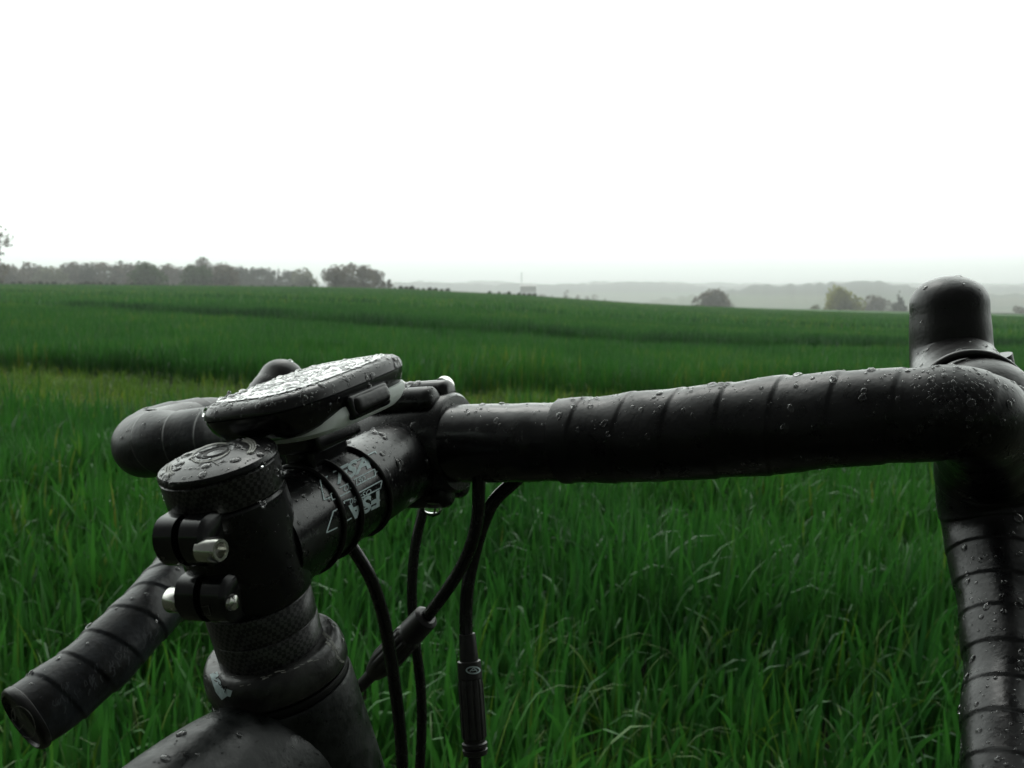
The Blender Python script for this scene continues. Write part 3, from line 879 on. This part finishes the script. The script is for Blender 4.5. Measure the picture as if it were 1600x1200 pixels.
def stroke(pts, w, step=2.0):
    out_v = []; out_f = []
    P2 = []
    for (a, b), (c, d) in zip(pts[:-1], pts[1:]):
        n = max(1, int(math.hypot(c - a, d - b) / step))
        for k in range(n): P2.append((a + (c - a) * k / n, b + (d - b) * k / n))
    P2.append(pts[-1])
    for i, (x, y) in enumerate(P2):
        a = P2[max(0, i - 1)]; b = P2[min(len(P2) - 1, i + 1)]
        dx, dy = b[0] - a[0], b[1] - a[1]; l = math.hypot(dx, dy) or 1
        out_v += [(x - dy / l * w / 2, y + dx / l * w / 2), (x + dy / l * w / 2, y - dx / l * w / 2)]
        if i: k = 2 * i; out_f.append((k - 2, k - 1, k + 1, k))
    return out_v, out_f
def glyphs(txt, ox, oy, ux, uy, vx, vy, sub=2, bold=0.0):
    """text laid out with its em-width vector u and upward vector v, in photograph pixels"""
    cu = bpy.data.curves.new("t", 'FONT'); cu.body = txt; cu.size = 1; cu.resolution_u = 3; cu.offset = bold
    to = bpy.data.objects.new("t", cu); sc.collection.objects.link(to)
    bpy.context.view_layer.update()
    me = bpy.data.meshes.new_from_object(to)
    bm = bmesh.new(); bm.from_mesh(me)
    bmesh.ops.triangulate(bm, faces=bm.faces)
    bmesh.ops.subdivide_edges(bm, edges=bm.edges, cuts=sub, use_grid_fill=True)
    bm.verts.index_update()
    vs = [(ox + ux * v.co.x + vx * v.co.y, oy + uy * v.co.x + vy * v.co.y) for v in bm.verts]
    fs = [[v.index for v in f.verts] for f in bm.faces]
    bm.free(); sc.collection.objects.unlink(to); bpy.data.objects.remove(to); bpy.data.curves.remove(cu); bpy.data.meshes.remove(me)
    return vs, fs
bst = st.bvh()
cx = lambda x, y: (420 + x / 5.454, 660 + y / 5.454)
lines = [[(545, 430), (905, 250), (915, 268)], [(500, 465), (448, 483), (436, 500), (468, 662), (530, 636), (524, 612), (560, 590)], [(530, 636), (540, 664), (690, 588)],
         [(745, 540), (905, 455), (900, 400), (720, 490)], [(905, 430), (945, 408)], [(600, 560), (690, 515)],
         [(755, 605), (960, 495), (948, 560), (765, 655)], [(690, 655), (635, 675), (640, 695)], [(945, 660), (770, 755)],
         [(580, 740), (545, 760), (487, 940), (580, 895)], [(640, 850), (700, 815)]]
dec = [stroke([cx(*q) for q in l], 1.9) for l in lines]
ang = math.radians(-27)
ux, uy = math.cos(ang), math.sin(ang)
def gl(txt, x, y, w, h, slant=.25, a=ang, flip=1, sub=2, bold=0.0):
    ux_, uy_ = math.cos(a) * flip, math.sin(a) * flip
    # upward vector of the lettering follows the tube
    vx_, vy_ = (-.10 * flip + slant * ux_, -1.0 * flip + slant * uy_)
    return glyphs(txt, x, y, ux_ * w, uy_ * w, vx_ * h, vy_ * h, sub, bold)
x0, y0 = cx(585, 525)
dec.append(gl("FSA", x0 - 2, y0 + 1, 37, 32, bold=.035))
x0, y0 = cx(632, 597); dec.append(gl("OS-190", x0, y0, 12.5, 13, .1))
x0, y0 = cx(872, 560); dec.append(gl("OS-190", x0, y0, 12.5, 13, .1, flip=-1))
x0, y0 = cx(945, 580); dec.append(gl("FSA", x0, y0, 34, 32, .1, flip=-1, bold=.035))
decal("logo_print", bst, dec, M['print'], o_st)
# small torque marks on the clamp ears
bear = ears.bvh()
decal("torque_mark", bear, [glyphs("5Nm", 252, 868, .8, 6, 8, 2), glyphs("5Nm", 279, 873, 1, 6.5, 9, 1.5), glyphs("R", 318, 958, 2, 5, 8, -1), stroke([(312, 948), (326, 946), (330, 960), (316, 962), (312, 948)], .9)], M['dim_print'], o_ear)
# top cap print
bcap = cap.bvh()
def arc(cx_, cy_, a, b, rot, t0, t1, n=14):
    o = []
    for k in range(n + 1):
        t = math.radians(t0 + (t1 - t0) * k / n)
        x, y = a * math.cos(t), b * math.sin(t)
        o.append((cx_ + x * math.cos(rot) - y * math.sin(rot), cy_ + x * math.sin(rot) + y * math.cos(rot)))
    return o
rt_ = math.radians(-17)
cpr = []
for w_, dd in ((2.6, 0), (2.6, 4), (2.6, 8)):
    cpr.append(stroke(arc(336, 714, 66 - dd, 23 - dd * .5, rt_, -35, 32), w_))
    cpr.append(stroke(arc(336, 714, 80 - dd, 27 - dd * .5, rt_, 163, 200), w_))
cpr.append(stroke(arc(330, 708, 32, 12, rt_, 20, 330), 2.2))
decal("cap_print", bcap, cpr, M['grey_print_glint'], o_cap)
decal("cap_letter", bcap, [stroke([(310, 728), (318, 721), (330, 720), (342, 727)], 1.4), stroke([(321, 736), (320, 724)], 1.4)], M['dim_print'], o_cap)
# headset badge
bhs = hs_.bvh()
decal("badge", bhs, [stroke([(334, 1052), (343, 1078), (352, 1090)], 12), stroke([(350, 1080), (362, 1084)], 10)], M['print'], o_hs, .0002)
decal("badge_letters", bhs, [glyphs("FSA", 337, 1060, 10, 14, 10, -8)], M['dark'], o_hs, .0004)
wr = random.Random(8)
wet_glints = []  # pale strokes that paint the wet highlight onto the headset cover
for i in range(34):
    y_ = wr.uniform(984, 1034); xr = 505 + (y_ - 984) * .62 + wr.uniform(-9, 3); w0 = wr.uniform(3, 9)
    wet_glints.append(stroke([(xr, y_), (xr + w0 * .5, y_ + w0 * .45), (xr + w0 * .8, y_ + w0)], wr.uniform(.8, 2.6), 1))
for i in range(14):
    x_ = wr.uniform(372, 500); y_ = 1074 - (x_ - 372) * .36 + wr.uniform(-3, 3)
    wet_glints.append(stroke([(x_, y_), (x_ + wr.uniform(3, 10), y_ - wr.uniform(1, 3.5))], wr.uniform(.6, 1.6), 1))
decal("wet_highlight", bhs, wet_glints, M['grey_print_glint'], o_hs, .0001)
spare_glints = [stroke([(505 + random.Random(i).uniform(0, 24), 985 + i * 1.6), (512 + random.Random(i + 50).uniform(0, 20), 988 + i * 1.6)], 1.5) for i in range(16)]
bhl = hl.bvh()
smr = random.Random(21); smears = []
for cx0, cy0 in ((96, 1092), (108, 1078), (138, 1062), (150, 1050), (196, 1020), (236, 992), (232, 1000), (178, 1030)):
    for i in range(9):
        a_, b_ = cx0 + smr.gauss(0, 7), cy0 + smr.gauss(0, 9)
        smears.append(stroke([(a_, b_), (a_ + smr.uniform(-2, 3), b_ + smr.uniform(3, 7)), (a_ + smr.uniform(-3, 5), b_ + smr.uniform(7, 12))], smr.uniform(.8, 2.6), 1.5))
decal("smears", bhl, smears, mat("dried road dirt", (.035, .038, .042), .5, .3), o_hl, .0001)
fbv = fr.bvh(); fs = []
for i in range(70):
    a_ = smr.uniform(215, 590); b_ = smr.uniform(1110, 1195)
    fs.append(stroke([(a_, b_), (a_ + smr.uniform(-4, 5), b_ + smr.uniform(-3, 3))], smr.uniform(.8, 2.2), 1.5))
decal("dirt_specks", fbv, fs, M['dark'], o_fr, .0001)
# bar end emblem: ring and downward arrow
bpl = pg.bvh()
emb = [stroke(arc(37, 1128, 27, 15.5, math.radians(62), 0, 360, 40), 1.3)]
emb += [stroke(l, 1.6) for l in ([(23, 1108), (25, 1125)], [(17, 1124), (30, 1141), (38, 1131)], [(29, 1106), (36, 1123)], [(25, 1126), (19, 1123)])]
decal("emblem", bpl, emb, M['grey_print_glint'], o_plug)
# oval mark on the upright adjuster
bbr = bB.bvh()
decal("oval_mark", bbr, [stroke(arc(739, 1047, 10, 5.2, 0, 0, 360, 30), 2.2, 1), stroke([(734, 1049), (740, 1043), (745, 1049)], 1.6, 1), stroke([(737, 1048), (744, 1046)], 1.3, 1)], M['print'], o_bB, .0003)

# ------------------------------------------------------------------ rain drops
rd = random.Random(11)
def drop_verts(c, n, r, flat, el, gdir, mb, rings=4, seg=10):
    b = (gdir - n * gdir.dot(n))
    b = b.normalized() if b.length > 1e-4 else n.orthogonal().normalized()
    t = b.cross(n)
    ph = rd.uniform(0, 6.28); am = rd.uniform(0, .16)
    V = []; F_ = []
    for i in range(rings):
        q = i / rings
        rr_ = math.sqrt(max(0, 1 - q ** 2.2)); h = q * flat * r
        for j in range(seg):
            a = 2 * math.pi * j / seg
            w = 1 + am * math.sin(2 * a + ph) + am * .6 * math.sin(3 * a + ph * 2)
            V.append(c + n * (h - (.00012 if i == 0 else 0)) + (b * math.cos(a) * el + t * math.sin(a)) * (r * rr_ * w))
    V.append(c + n * (flat * r))
    for i in range(rings - 1):
        for j in range(seg):
            k = (j + 1) % seg; F_.append((i * seg + j, i * seg + k, (i + 1) * seg + k, (i + 1) * seg + j))
    for j in range(seg): F_.append(((rings - 1) * seg + j, (rings - 1) * seg + (j + 1) % seg, rings * seg))
    F_.append(tuple(reversed(range(seg))))
    mb.add(V, F_)
placed = []
def free(p, r):
    for q, s_ in placed:
        if (q - p).length_squared < (r + s_) ** 2 * .9: return False
    placed.append((p, r)); return True
def scatter(src, n, rmin, rmax, mb, minz=-.15, power=3.2, visible=True):
    vs = [Vector(v) for v in src.v]
    tris = []; ar = []
    for f in src.f:
        if len(f) > 8: continue
        a, b, c = vs[f[0]], vs[f[1]], vs[f[2]]
        cr = (b - a).cross(c - a)
        area = cr.length
        if area < 1e-12: continue
        cen = sum((vs[i] for i in f), Vector()) / len(f)
        rel = cen - CAM; d = rel.dot(FW)
        if d < .1: continue
        px = 800 + rel.dot(RT) / d * F_PX; py = 600 - rel.dot(UP) / d * F_PX
        if visible and not (-60 < px < 1660 and -60 < py < 1260): continue
        tris.append((f, cr / area)); ar.append(area)
    if not tris: return
    bv = src.bvh()
    ca = np.cumsum(ar); ca /= ca[-1]
    k = 0; tries = 0
    while k < n and tries < n * 12:
        tries += 1
        f, nn = tris[min(len(tris) - 1, int(np.searchsorted(ca, rd.random())))]
        w = [rd.random() ** .8 for _ in f]; s_ = sum(w)
        p = sum((vs[i] * (wi / s_) for i, wi in zip(f, w)), Vector())
        if nn.dot(p - CAM) > 0: nn = -nn          # towards the viewer's side; flipped below if it points inwards
        loc, n2, i2, dd = bv.ray_cast(p + nn * .0008, nn, .012)
        if loc is not None: continue
        if nn.z < minz: continue
        if rd.random() > (.15 + .85 * max(0, nn.z)): continue
        r = rmin * (rmax / rmin) ** (rd.random() ** power)
        if not free(p, r): continue
        drop_verts(p, nn, r, rd.uniform(.45, .7), 1 + (rd.random() * .5 if nn.z < .7 else rd.random() * .2), Vector((0, 0, -1)), mb)
        k += 1
wd = MB()
for src, n in drops:
    if src in (bd, bz): continue
    scatter(src, n, .0003, .0017, wd)
# denser patch of beads on the bend of the right bar
bh = hb.bvh()
for i in range(230):
    px, py = rd.gauss(1490, 45), rd.gauss(615, 28)
    if px > 1590: continue
    d = pxray(px, py)
    loc, nrm, _, _ = bh.ray_cast(CAM, d, 2)
    if loc is None: continue
    if nrm.dot(d) > 0: nrm = -nrm
    r = .00035 * (5.0 ** (rd.random() ** 1.6))
    if not free(loc, r * 1.1): continue
    drop_verts(loc, nrm, r, rd.uniform(.45, .65), 1 + rd.random() * .6, Vector((0, 0, -1)), wd)
o = wd.build("rain_drops", M['water'], bike, 0); o.data.polygons.foreach_set("use_smooth", [True] * len(o.data.polygons))
tag(o, "rain drops beaded on the bar, stem and hoods", kind="stuff")
wd2 = MB()
for src, n in drops:
    if src in (bd, bz): scatter(src, n, .0003, .0016, wd2)
scatter(scn, 700, .0002, .0015, wd2, power=2.1)
o = wd2.build("rain_drops", M['water'], comp, 0); o.data.polygons.foreach_set("use_smooth", [True] * len(o.data.polygons))
tag(o, "rain drops beaded on the computer", kind="stuff")
hd = MB()
hp = P(677, 799, .386)
lathe(hd, hp + Vector((0, 0, .0026)), Vector((0, 0, -1)), [(-.001, .0030), (.0012, .0036), (.0024, .0036), (.0036, .0029), (.0045, .0016), (.0049, .0001)], 24)
tag(hd.build("hanging_drop", M['water'], bike), "water drop about to fall from the lower clamp lug")

# ------------------------------------------------------------------ trees, hedges, mast and barn
def crown_material(name, dark, light):
    m = bpy.data.materials.new(name); m.use_nodes = True
    N = m.node_tree.nodes; L = m.node_tree.links; p = N["Principled BSDF"]
    p.inputs["Roughness"].default_value = .8; p.inputs["Specular IOR Level"].default_value = .2
    at = N.new("ShaderNodeAttribute"); at.attribute_name = "tone"
    r = N.new("ShaderNodeValToRGB"); r.color_ramp.elements[0].color = (*dark, 1); r.color_ramp.elements[1].color = (*light, 1)
    L.new(at.outputs["Fac"], r.inputs[0]); L.new(r.outputs[0], p.inputs["Base Color"])
    tr = N.new("ShaderNodeBsdfTranslucent"); L.new(r.outputs[0], tr.inputs[0])
    mx = N.new("ShaderNodeMixShader"); mx.inputs[0].default_value = .4
    L.new(p.outputs[0], mx.inputs[1]); L.new(tr.outputs[0], mx.inputs[2]); L.new(mx.outputs[0], N["Material Output"].inputs["Surface"])
    return m
CM = {
    'brown': crown_material("budding brown crown", (.085, .075, .055), (.20, .175, .13)),
    'green': crown_material("dark green crown", (.030, .060, .020), (.08, .14, .045)),
    'yellow': crown_material("yellow green crown", (.15, .17, .015), (.36, .36, .06)),
    'pale': crown_material("pale green crown", (.12, .13, .08), (.26, .27, .17)),
    'conifer': crown_material("dark conifer crown", (.045, .052, .038), (.11, .115, .08)),
    'hedge': crown_material("dark hedge", (.016, .022, .012), (.04, .05, .024)),
}
BARK = mat("bark", (.045, .04, .032), .9, .2, var=.3, vscale=2)
def foliage(name, centers, radii, n, leaf, mat_, seed, parent, flat=1.0):
    g = np.random.default_rng(seed)
    centers = np.array(centers); radii = np.array(radii)
    k = g.choice(len(centers), n, p=radii ** 2 / (radii ** 2).sum())
    d = g.normal(size=(n, 3)); d /= np.linalg.norm(d, axis=1)[:, None]
    rr_ = radii[k] * g.uniform(.25, 1.08, n) ** .5
    c = centers[k] + d * rr_[:, None] * np.array([1, 1, flat])
    c[:, 2] = np.maximum(c[:, 2], .05)
    s = leaf * g.uniform(.4, 1.3, n)
    u = g.normal(size=(n, 3)); u /= np.linalg.norm(u, axis=1)[:, None]
    w = g.normal(size=(n, 3)); w -= u * (u * w).sum(1)[:, None]; w /= np.linalg.norm(w, axis=1)[:, None]
    V = np.stack([c + u * s[:, None], c + w * s[:, None] * .6, c - u * s[:, None] * .8, c - w * s[:, None] * .7], 1).reshape(-1, 3)
    me = bpy.data.meshes.new(name)
    me.vertices.add(4 * n); me.vertices.foreach_set("co", V.reshape(-1))
    me.loops.add(4 * n); me.loops.foreach_set("vertex_index", np.arange(4 * n, dtype=np.int32))
    me.polygons.add(n); me.polygons.foreach_set("loop_start", np.arange(n, dtype=np.int32) * 4)
    me.update(calc_edges=True)
    tone = np.clip(g.uniform(0, 1, len(centers))[k] * .6 + g.uniform(0, .4, n), 0, 1)
    at = me.attributes.new("tone", 'FLOAT', 'POINT'); at.data.foreach_set("value", np.repeat(tone, 4).astype(np.float32))
    me.materials.append(mat_)
    o = bpy.data.objects.new(name, me); sc.collection.objects.link(o); o.parent = parent
    return o
def tree(name, px, dist, h, w, kind, seed, label, cat="tree", group=None, dens=1.0, base=None, shape='round', sink=0):
    x = (px - 800) / F_PX * dist; y = dist
    z = float(terrain(x, y)) - sink if base is None else base
    w *= 1.15
    root = empty(name, (x, y, z)); tag(root, label, cat, group)
    g = random.Random(seed)
    tk = MB()
    o0 = Vector((0, 0, -.3)) ; tops = []
    def limb(a, b, r0, r1):
        mid = (a + b) / 2 + Vector((g.uniform(-.1, .1), g.uniform(-.1, .1), 0)) * (b - a).length
        sweep(tk, [(a, r0), (mid, (r0 + r1) / 2), (b, r1)], 7, (b - a).length / 4)
    hh = h * (.45 if shape == 'round' else .9)
    rb = h * .022 + .04
    limb(o0, Vector((0, 0, hh)), rb, rb * .5)
    cs = []; rs_ = []
    if shape == 'conifer':
        for i in range(9):
            t = .12 + .86 * i / 8; ww = w * .5 * (1 - t) + .15
            for j in range(max(1, int(5 * (1 - t)) + 1)):
                a = g.uniform(0, 6.28)
                cs.append((math.cos(a) * ww * .55, math.sin(a) * ww * .55, h * t)); rs_.append(ww * .6 + .1)
    else:
        nb = 15
        for i in range(nb):
            a = 6.283 * i / nb + g.uniform(-.3, .3); t = g.uniform(.08, .92)
            rad = w * .5 * math.sqrt(max(.05, 1 - ((t - .5) / .52) ** 2)) * g.uniform(.45, .85)
            e = Vector((math.cos(a) * rad, math.sin(a) * rad, h * t))
            limb(Vector((0, 0, hh * g.uniform(.3, 1))), e, rb * .4, rb * .08)
            cs.append(tuple(e)); rs_.append(w * g.uniform(.17, .28))
        for t in (.15, .35, .6, .75): cs.append((0, 0, h * t)); rs_.append(w * .30)
        cs.append((g.uniform(-.1, .1) * w, 0, h * .88)); rs_.append(w * .14)
    ot = bpy.data.meshes.new("trunk"); ot.from_pydata([tuple(v) for v in tk.v], [], tk.f); 
    to = bpy.data.objects.new("trunk", ot); sc.collection.objects.link(to); ot.materials.append(BARK); to.parent = root
    n = int(2000 * dens)
    foliage("crown", cs, rs_, n, max(.18, w * .05), CM[kind], seed, root)
    return root
# lone bare tree at the very left
tree("tall_tree", -6, 175, 10.4, 6.2, 'brown', 1, "tall thin-leaved tree cut by the left edge of the view", dens=.42)
G1 = "trees of the wood on the left skyline"
# (px centre, height in px over the field, width px, kind)
def row(items, dist, group, nm="woodland_tree", lab=None):
    for i, (px, hp_, wp, kind, shp, lb) in enumerate(items):
        dd = dist + (i * 37 % 23)
        if lb in (brn, cnf):
            k_ = COUNT.setdefault(lb, 0); COUNT[lb] += 1
            lb = ("%s brown tree from the left in the brown wood on the skyline" if lb == brn else "%s dark conifer from the left at the right end of the wood") % ORD[k_]
        x_ = (px - 800) / F_PX * dd
        top_ = E + (450 - ((446 if px < 505 else 450) - hp_)) / F_PX * dd
        tree(nm, px, dd, top_ - float(terrain(x_, dd)) + .6, wp / F_PX * dd * (1.45 if px < 505 else 1.15), kind, 100 + i + int(dist), lb, group=group, shape=shp, sink=.6)
ORD = "first second third fourth fifth sixth seventh eighth ninth tenth eleventh twelfth thirteenth fourteenth fifteenth sixteenth".split()
COUNT = {}
brn = "brown budding tree in the thick of the wood on the left skyline"
cnf = "dark conifer standing among the trees of the left wood"
row([(18, 24, 34, 'brown', 'round', "low brown bush right beside the tall thin-leaved tree"),
     (55, 20, 40, 'brown', 'round', "low spreading brown tree between the left edge and the wood"),
     (84, 22, 32, 'pale', 'round', "pale low tree at the left end of the wood"),
     (108, 30, 26, 'brown', 'round', brn), (124, 31, 24, 'brown', 'round', brn), (140, 30, 22, 'conifer', 'round', brn), (156, 31, 24, 'brown', 'round', brn),
     (172, 33, 22, 'brown', 'round', brn), (188, 31, 24, 'conifer', 'round', brn), (204, 30, 24, 'brown', 'round', brn), (222, 32, 24, 'brown', 'round', brn),
     (240, 30, 24, 'brown', 'round', brn), (258, 29, 24, 'brown', 'round', brn), (276, 28, 24, 'brown', 'round', brn), (292, 28, 22, 'conifer', 'round', brn),
     (308, 31, 24, 'brown', 'round', brn)], 300, G1)
tree("woodland_tree", 322, 296, 46 / F_PX * 300 + 2.2, 30 / F_PX * 300, 'brown', 300, "highest tree of the left wood, its top above all the others", group=G1, sink=.6)
row([(345, 32, 26, 'brown', 'round', brn), (362, 30, 24, 'brown', 'round', brn), (378, 29, 16, 'conifer', 'round', cnf), (388, 29, 15, 'conifer', 'round', cnf),
     (398, 27, 15, 'conifer', 'round', cnf), (408, 26, 15, 'conifer', 'round', cnf), (418, 25, 15, 'conifer', 'round', cnf), (428, 25, 14, 'conifer', 'round', cnf),
     (438, 30, 12, 'conifer', 'conifer', "pointed conifer rising over the right end of the left wood"), (449, 23, 14, 'conifer', 'round', cnf), (459, 22, 14, 'conifer', 'round', cnf)], 330, G1)
tree("woodland_tree", 478, 300, 27 / F_PX * 300 + 2, 34 / F_PX * 300, 'pale', 311, "pale green round tree at the right end of the left wood", group=G1, sink=.6)
tree("round_bush", 234, 230, 28 / F_PX * 230 + 1.5, 44 / F_PX * 230, 'green', 321, "dark green round bush in front of the left wood", "bush", sink=.5, dens=1.3)
tree("spreading_bush", 312, 240, 24 / F_PX * 240 + 1.5, 50 / F_PX * 240, 'green', 322, "wide olive green bush under the highest tree of the left wood", "bush", sink=.5, dens=1.3)
tree("spreading_bush", 352, 240, 23 / F_PX * 240 + 1.5, 46 / F_PX * 240, 'brown', 323, "wide brownish bush right of the olive bush before the wood", "bush", sink=.5, dens=1.3)
G2 = "clump of trees standing apart right of the wood"
row([(526, 36, 30, 'brown', 'round', "left tree of the separate clump right of the wood"), (548, 36, 30, 'brown', 'round', "second tree from the left in the separate clump"),
     (570, 34, 28, 'brown', 'round', "third tree from the left in the separate clump"), (588, 29, 22, 'brown', 'round', "right and lowest tree of the separate clump")], 235, G2, "clump_tree")
tree("small_tree", 600, 240, 3.2, 1.6, 'brown', 341, "small thin tree directly right of the separate clump", sink=.5, dens=.4)
tree("small_tree", 609, 240, 3.4, 1.6, 'brown', 342, "small thin tree a gap right of the separate clump", sink=.5, dens=.4)
# low hedges along the field edge
def hedge(px0, px1, d0, d1, h, label, kind='hedge', n=2600, seed=9):
    xa, xb = (px0 - 800) / F_PX * d0, (px1 - 800) / F_PX * d1
    root = Vector((xa, d0, 0)); root.z = float(terrain(xa, d0))
    g = random.Random(seed); cs = []; rr_ = []
    m = int(max(10, math.hypot(xb - xa, d1 - d0) / 1.2))
    for i in range(m):
        t = i / (m - 1); x = xa + (xb - xa) * t; y = d0 + (d1 - d0) * t
        hh = h * g.uniform(.55, 1.1)
        cs.append((x - root.x, y - root.y, float(terrain(x, y)) - root.z + hh * .45)); rr_.append(hh * .55)
    o = foliage("hedge", cs, rr_, n, .22, CM[kind], seed, None)
    o.location = root; o.parent = None
    # keep foliage clear of the minimum-height clamp for sloping ground
    tag(o, label, "hedge")
    return o
hedge(-60, 260, 190, 200, 1.1, "long low dark hedge along the far left edge of the field", n=5000)
hedge(255, 505, 200, 205, .7, "low dark hedge between the green bush and the clump of trees", n=4000, seed=12)
hedge(618, 700, 185, 178, .9, "short dark hedge on the field edge right of the tree clump", n=2200, seed=14)
hedge(765, 835, 178, 170, .6, "thin low hedge on the field edge before the pale field", n=1500, seed=15)
# trees in the valley
G3 = "scattered trees in the valley beyond the field"
def vtree(px, ytop, dist, wp, kind, label, seed, shape='round', dens=.9):
    x = (px - 800) / F_PX * dist
    zt = E + (450 - ytop) / F_PX * dist
    zg = float(terrain(x, dist)); h = max(2, zt - zg)
    tree("valley_tree", px, dist, h, wp / F_PX * dist, kind, seed, label, group=G3, shape=shape, dens=dens * 1.5)
vtree(1110, 461, 330, 46, 'brown', "wide brown leafless tree in the valley left of the yellow-green one", 401)
vtree(1132, 470, 330, 22, 'brown', "low brown scrub tree touching the wide brown tree", 402, dens=.5)
vtree(1270, 477, 330, 16, 'pale', "tiny pale bush left of the yellow-green valley tree", 403, dens=.5)
vtree(1313, 457, 330, 50, 'yellow', "round yellow-green tree beyond the field near the right hood", 404, dens=1.5)
vtree(1368, 467, 400, 38, 'brown', "grey-brown round tree between the yellow-green and the dark one", 405)
vtree(1402, 455, 380, 34, 'conifer', "dark narrow tree just left of the right brake hood", 406, shape='conifer', dens=1.3)
vtree(1592, 480, 360, 22, 'brown', "low brown tree by the right edge of the view", 407, dens=.6)
for i, (px, yt, wp) in enumerate([(848, 458, 14), (862, 457, 14), (884, 447, 9), (886, 458, 14), (903, 457, 18), (918, 458, 16), (931, 457, 14), (946, 463, 12)]):
    lb = ["first", "second", "taller thin third", "fourth", "fifth", "sixth", "seventh", "last"][i] + " from the left in the far row of small brown trees"
    vtree(px, yt, 480, wp, 'brown', lb, 420 + i, dens=.5)
# distant mast and farm building
mx_ = (815 - 800) / F_PX * 900; mz = float(terrain(mx_, 900))
mm = MB(); top = E + (450 - 424) / F_PX * 900
sweep(mm, [(Vector((mx_, 900, mz - 1)), .5), (Vector((mx_, 900, (mz + top) / 2)), .35), (Vector((mx_, 900, top)), .15)], 10, 3)
for k in range(3):
    lathe(mm, Vector((mx_, 900, top - 3 - 3 * k)), Vector((0, 0, 1)), [(0, .3), (.1, .7), (1.2, .7), (1.3, .3)], 12)
tag(mm.build("radio_mast", mat("mast steel", (.25, .26, .26), .6, .5), None), "thin faint radio mast far behind the field", "mast")
bx = (825 - 800) / F_PX * 900; bz_ = E + (450 - 447) / F_PX * 900
barn = empty("farm_building", (bx, 896, bz_ - 6)); tag(barn, "pale roofed farm building at the foot of the distant mast", "building")
bw_ = MB(); rbox(bw_, Vector((bx, 896, bz_ - 3.2)), Vector((1, 0, 0)), Vector((0, 1, 0)), Vector((0, 0, 1)), 7.5, 4, 3.2, .05, 1)
bw_.build("wall", mat("barn wall", (.22, .22, .2), .8, var=.15, vscale=.5), barn)
br = MB(); V = []
for sx in (-8, 8):
    V += [Vector((bx + sx, 891.4, bz_ - .1)), Vector((bx + sx, 896, bz_ + 2.2)), Vector((bx + sx, 900.6, bz_ - .1)), Vector((bx + sx, 900.6, bz_ - .4)), Vector((bx + sx, 896, bz_ + 1.9)), Vector((bx + sx, 891.4, bz_ - .4))]
br.add(V, [(0, 1, 7, 6), (1, 2, 8, 7), (2, 3, 9, 8), (3, 4, 10, 9), (4, 5, 11, 10), (5, 0, 6, 11), (0, 5, 4, 1), (1, 4, 3, 2), (6, 7, 10, 11), (7, 8, 9, 10)])
br.build("roof", mat("barn roof", (.75, .75, .72), .5, var=.08, vscale=.5), barn)

# ------------------------------------------------------------------ haze
hz = MB()
zb, zt = -60.0, 75.0
hv = [Vector((x, y, z)) for z in (zb, zt) for x, y in ((-3450, -3450), (3450, -3450), (3450, 3450), (-3450, 3450))]
hz.add(hv, [(0, 3, 2, 1), (4, 5, 6, 7), (0, 1, 5, 4), (1, 2, 6, 5), (2, 3, 7, 6), (3, 0, 4, 7)])
hm = bpy.data.materials.new("haze"); hm.use_nodes = True
N = hm.node_tree.nodes; L = hm.node_tree.links
N.remove(N["Principled BSDF"])
pv = N.new("ShaderNodeVolumePrincipled")
pv.inputs["Color"].default_value = (.975, 1, .985, 1)
pv.inputs["Density"].default_value = .00068
pv.inputs["Anisotropy"].default_value = .80
L.new(pv.outputs[0], N["Material Output"].inputs["Volume"])
tag(hz.build("haze", hm, None, 0), "pale rain haze over the field and the valley", None, None, "stuff")
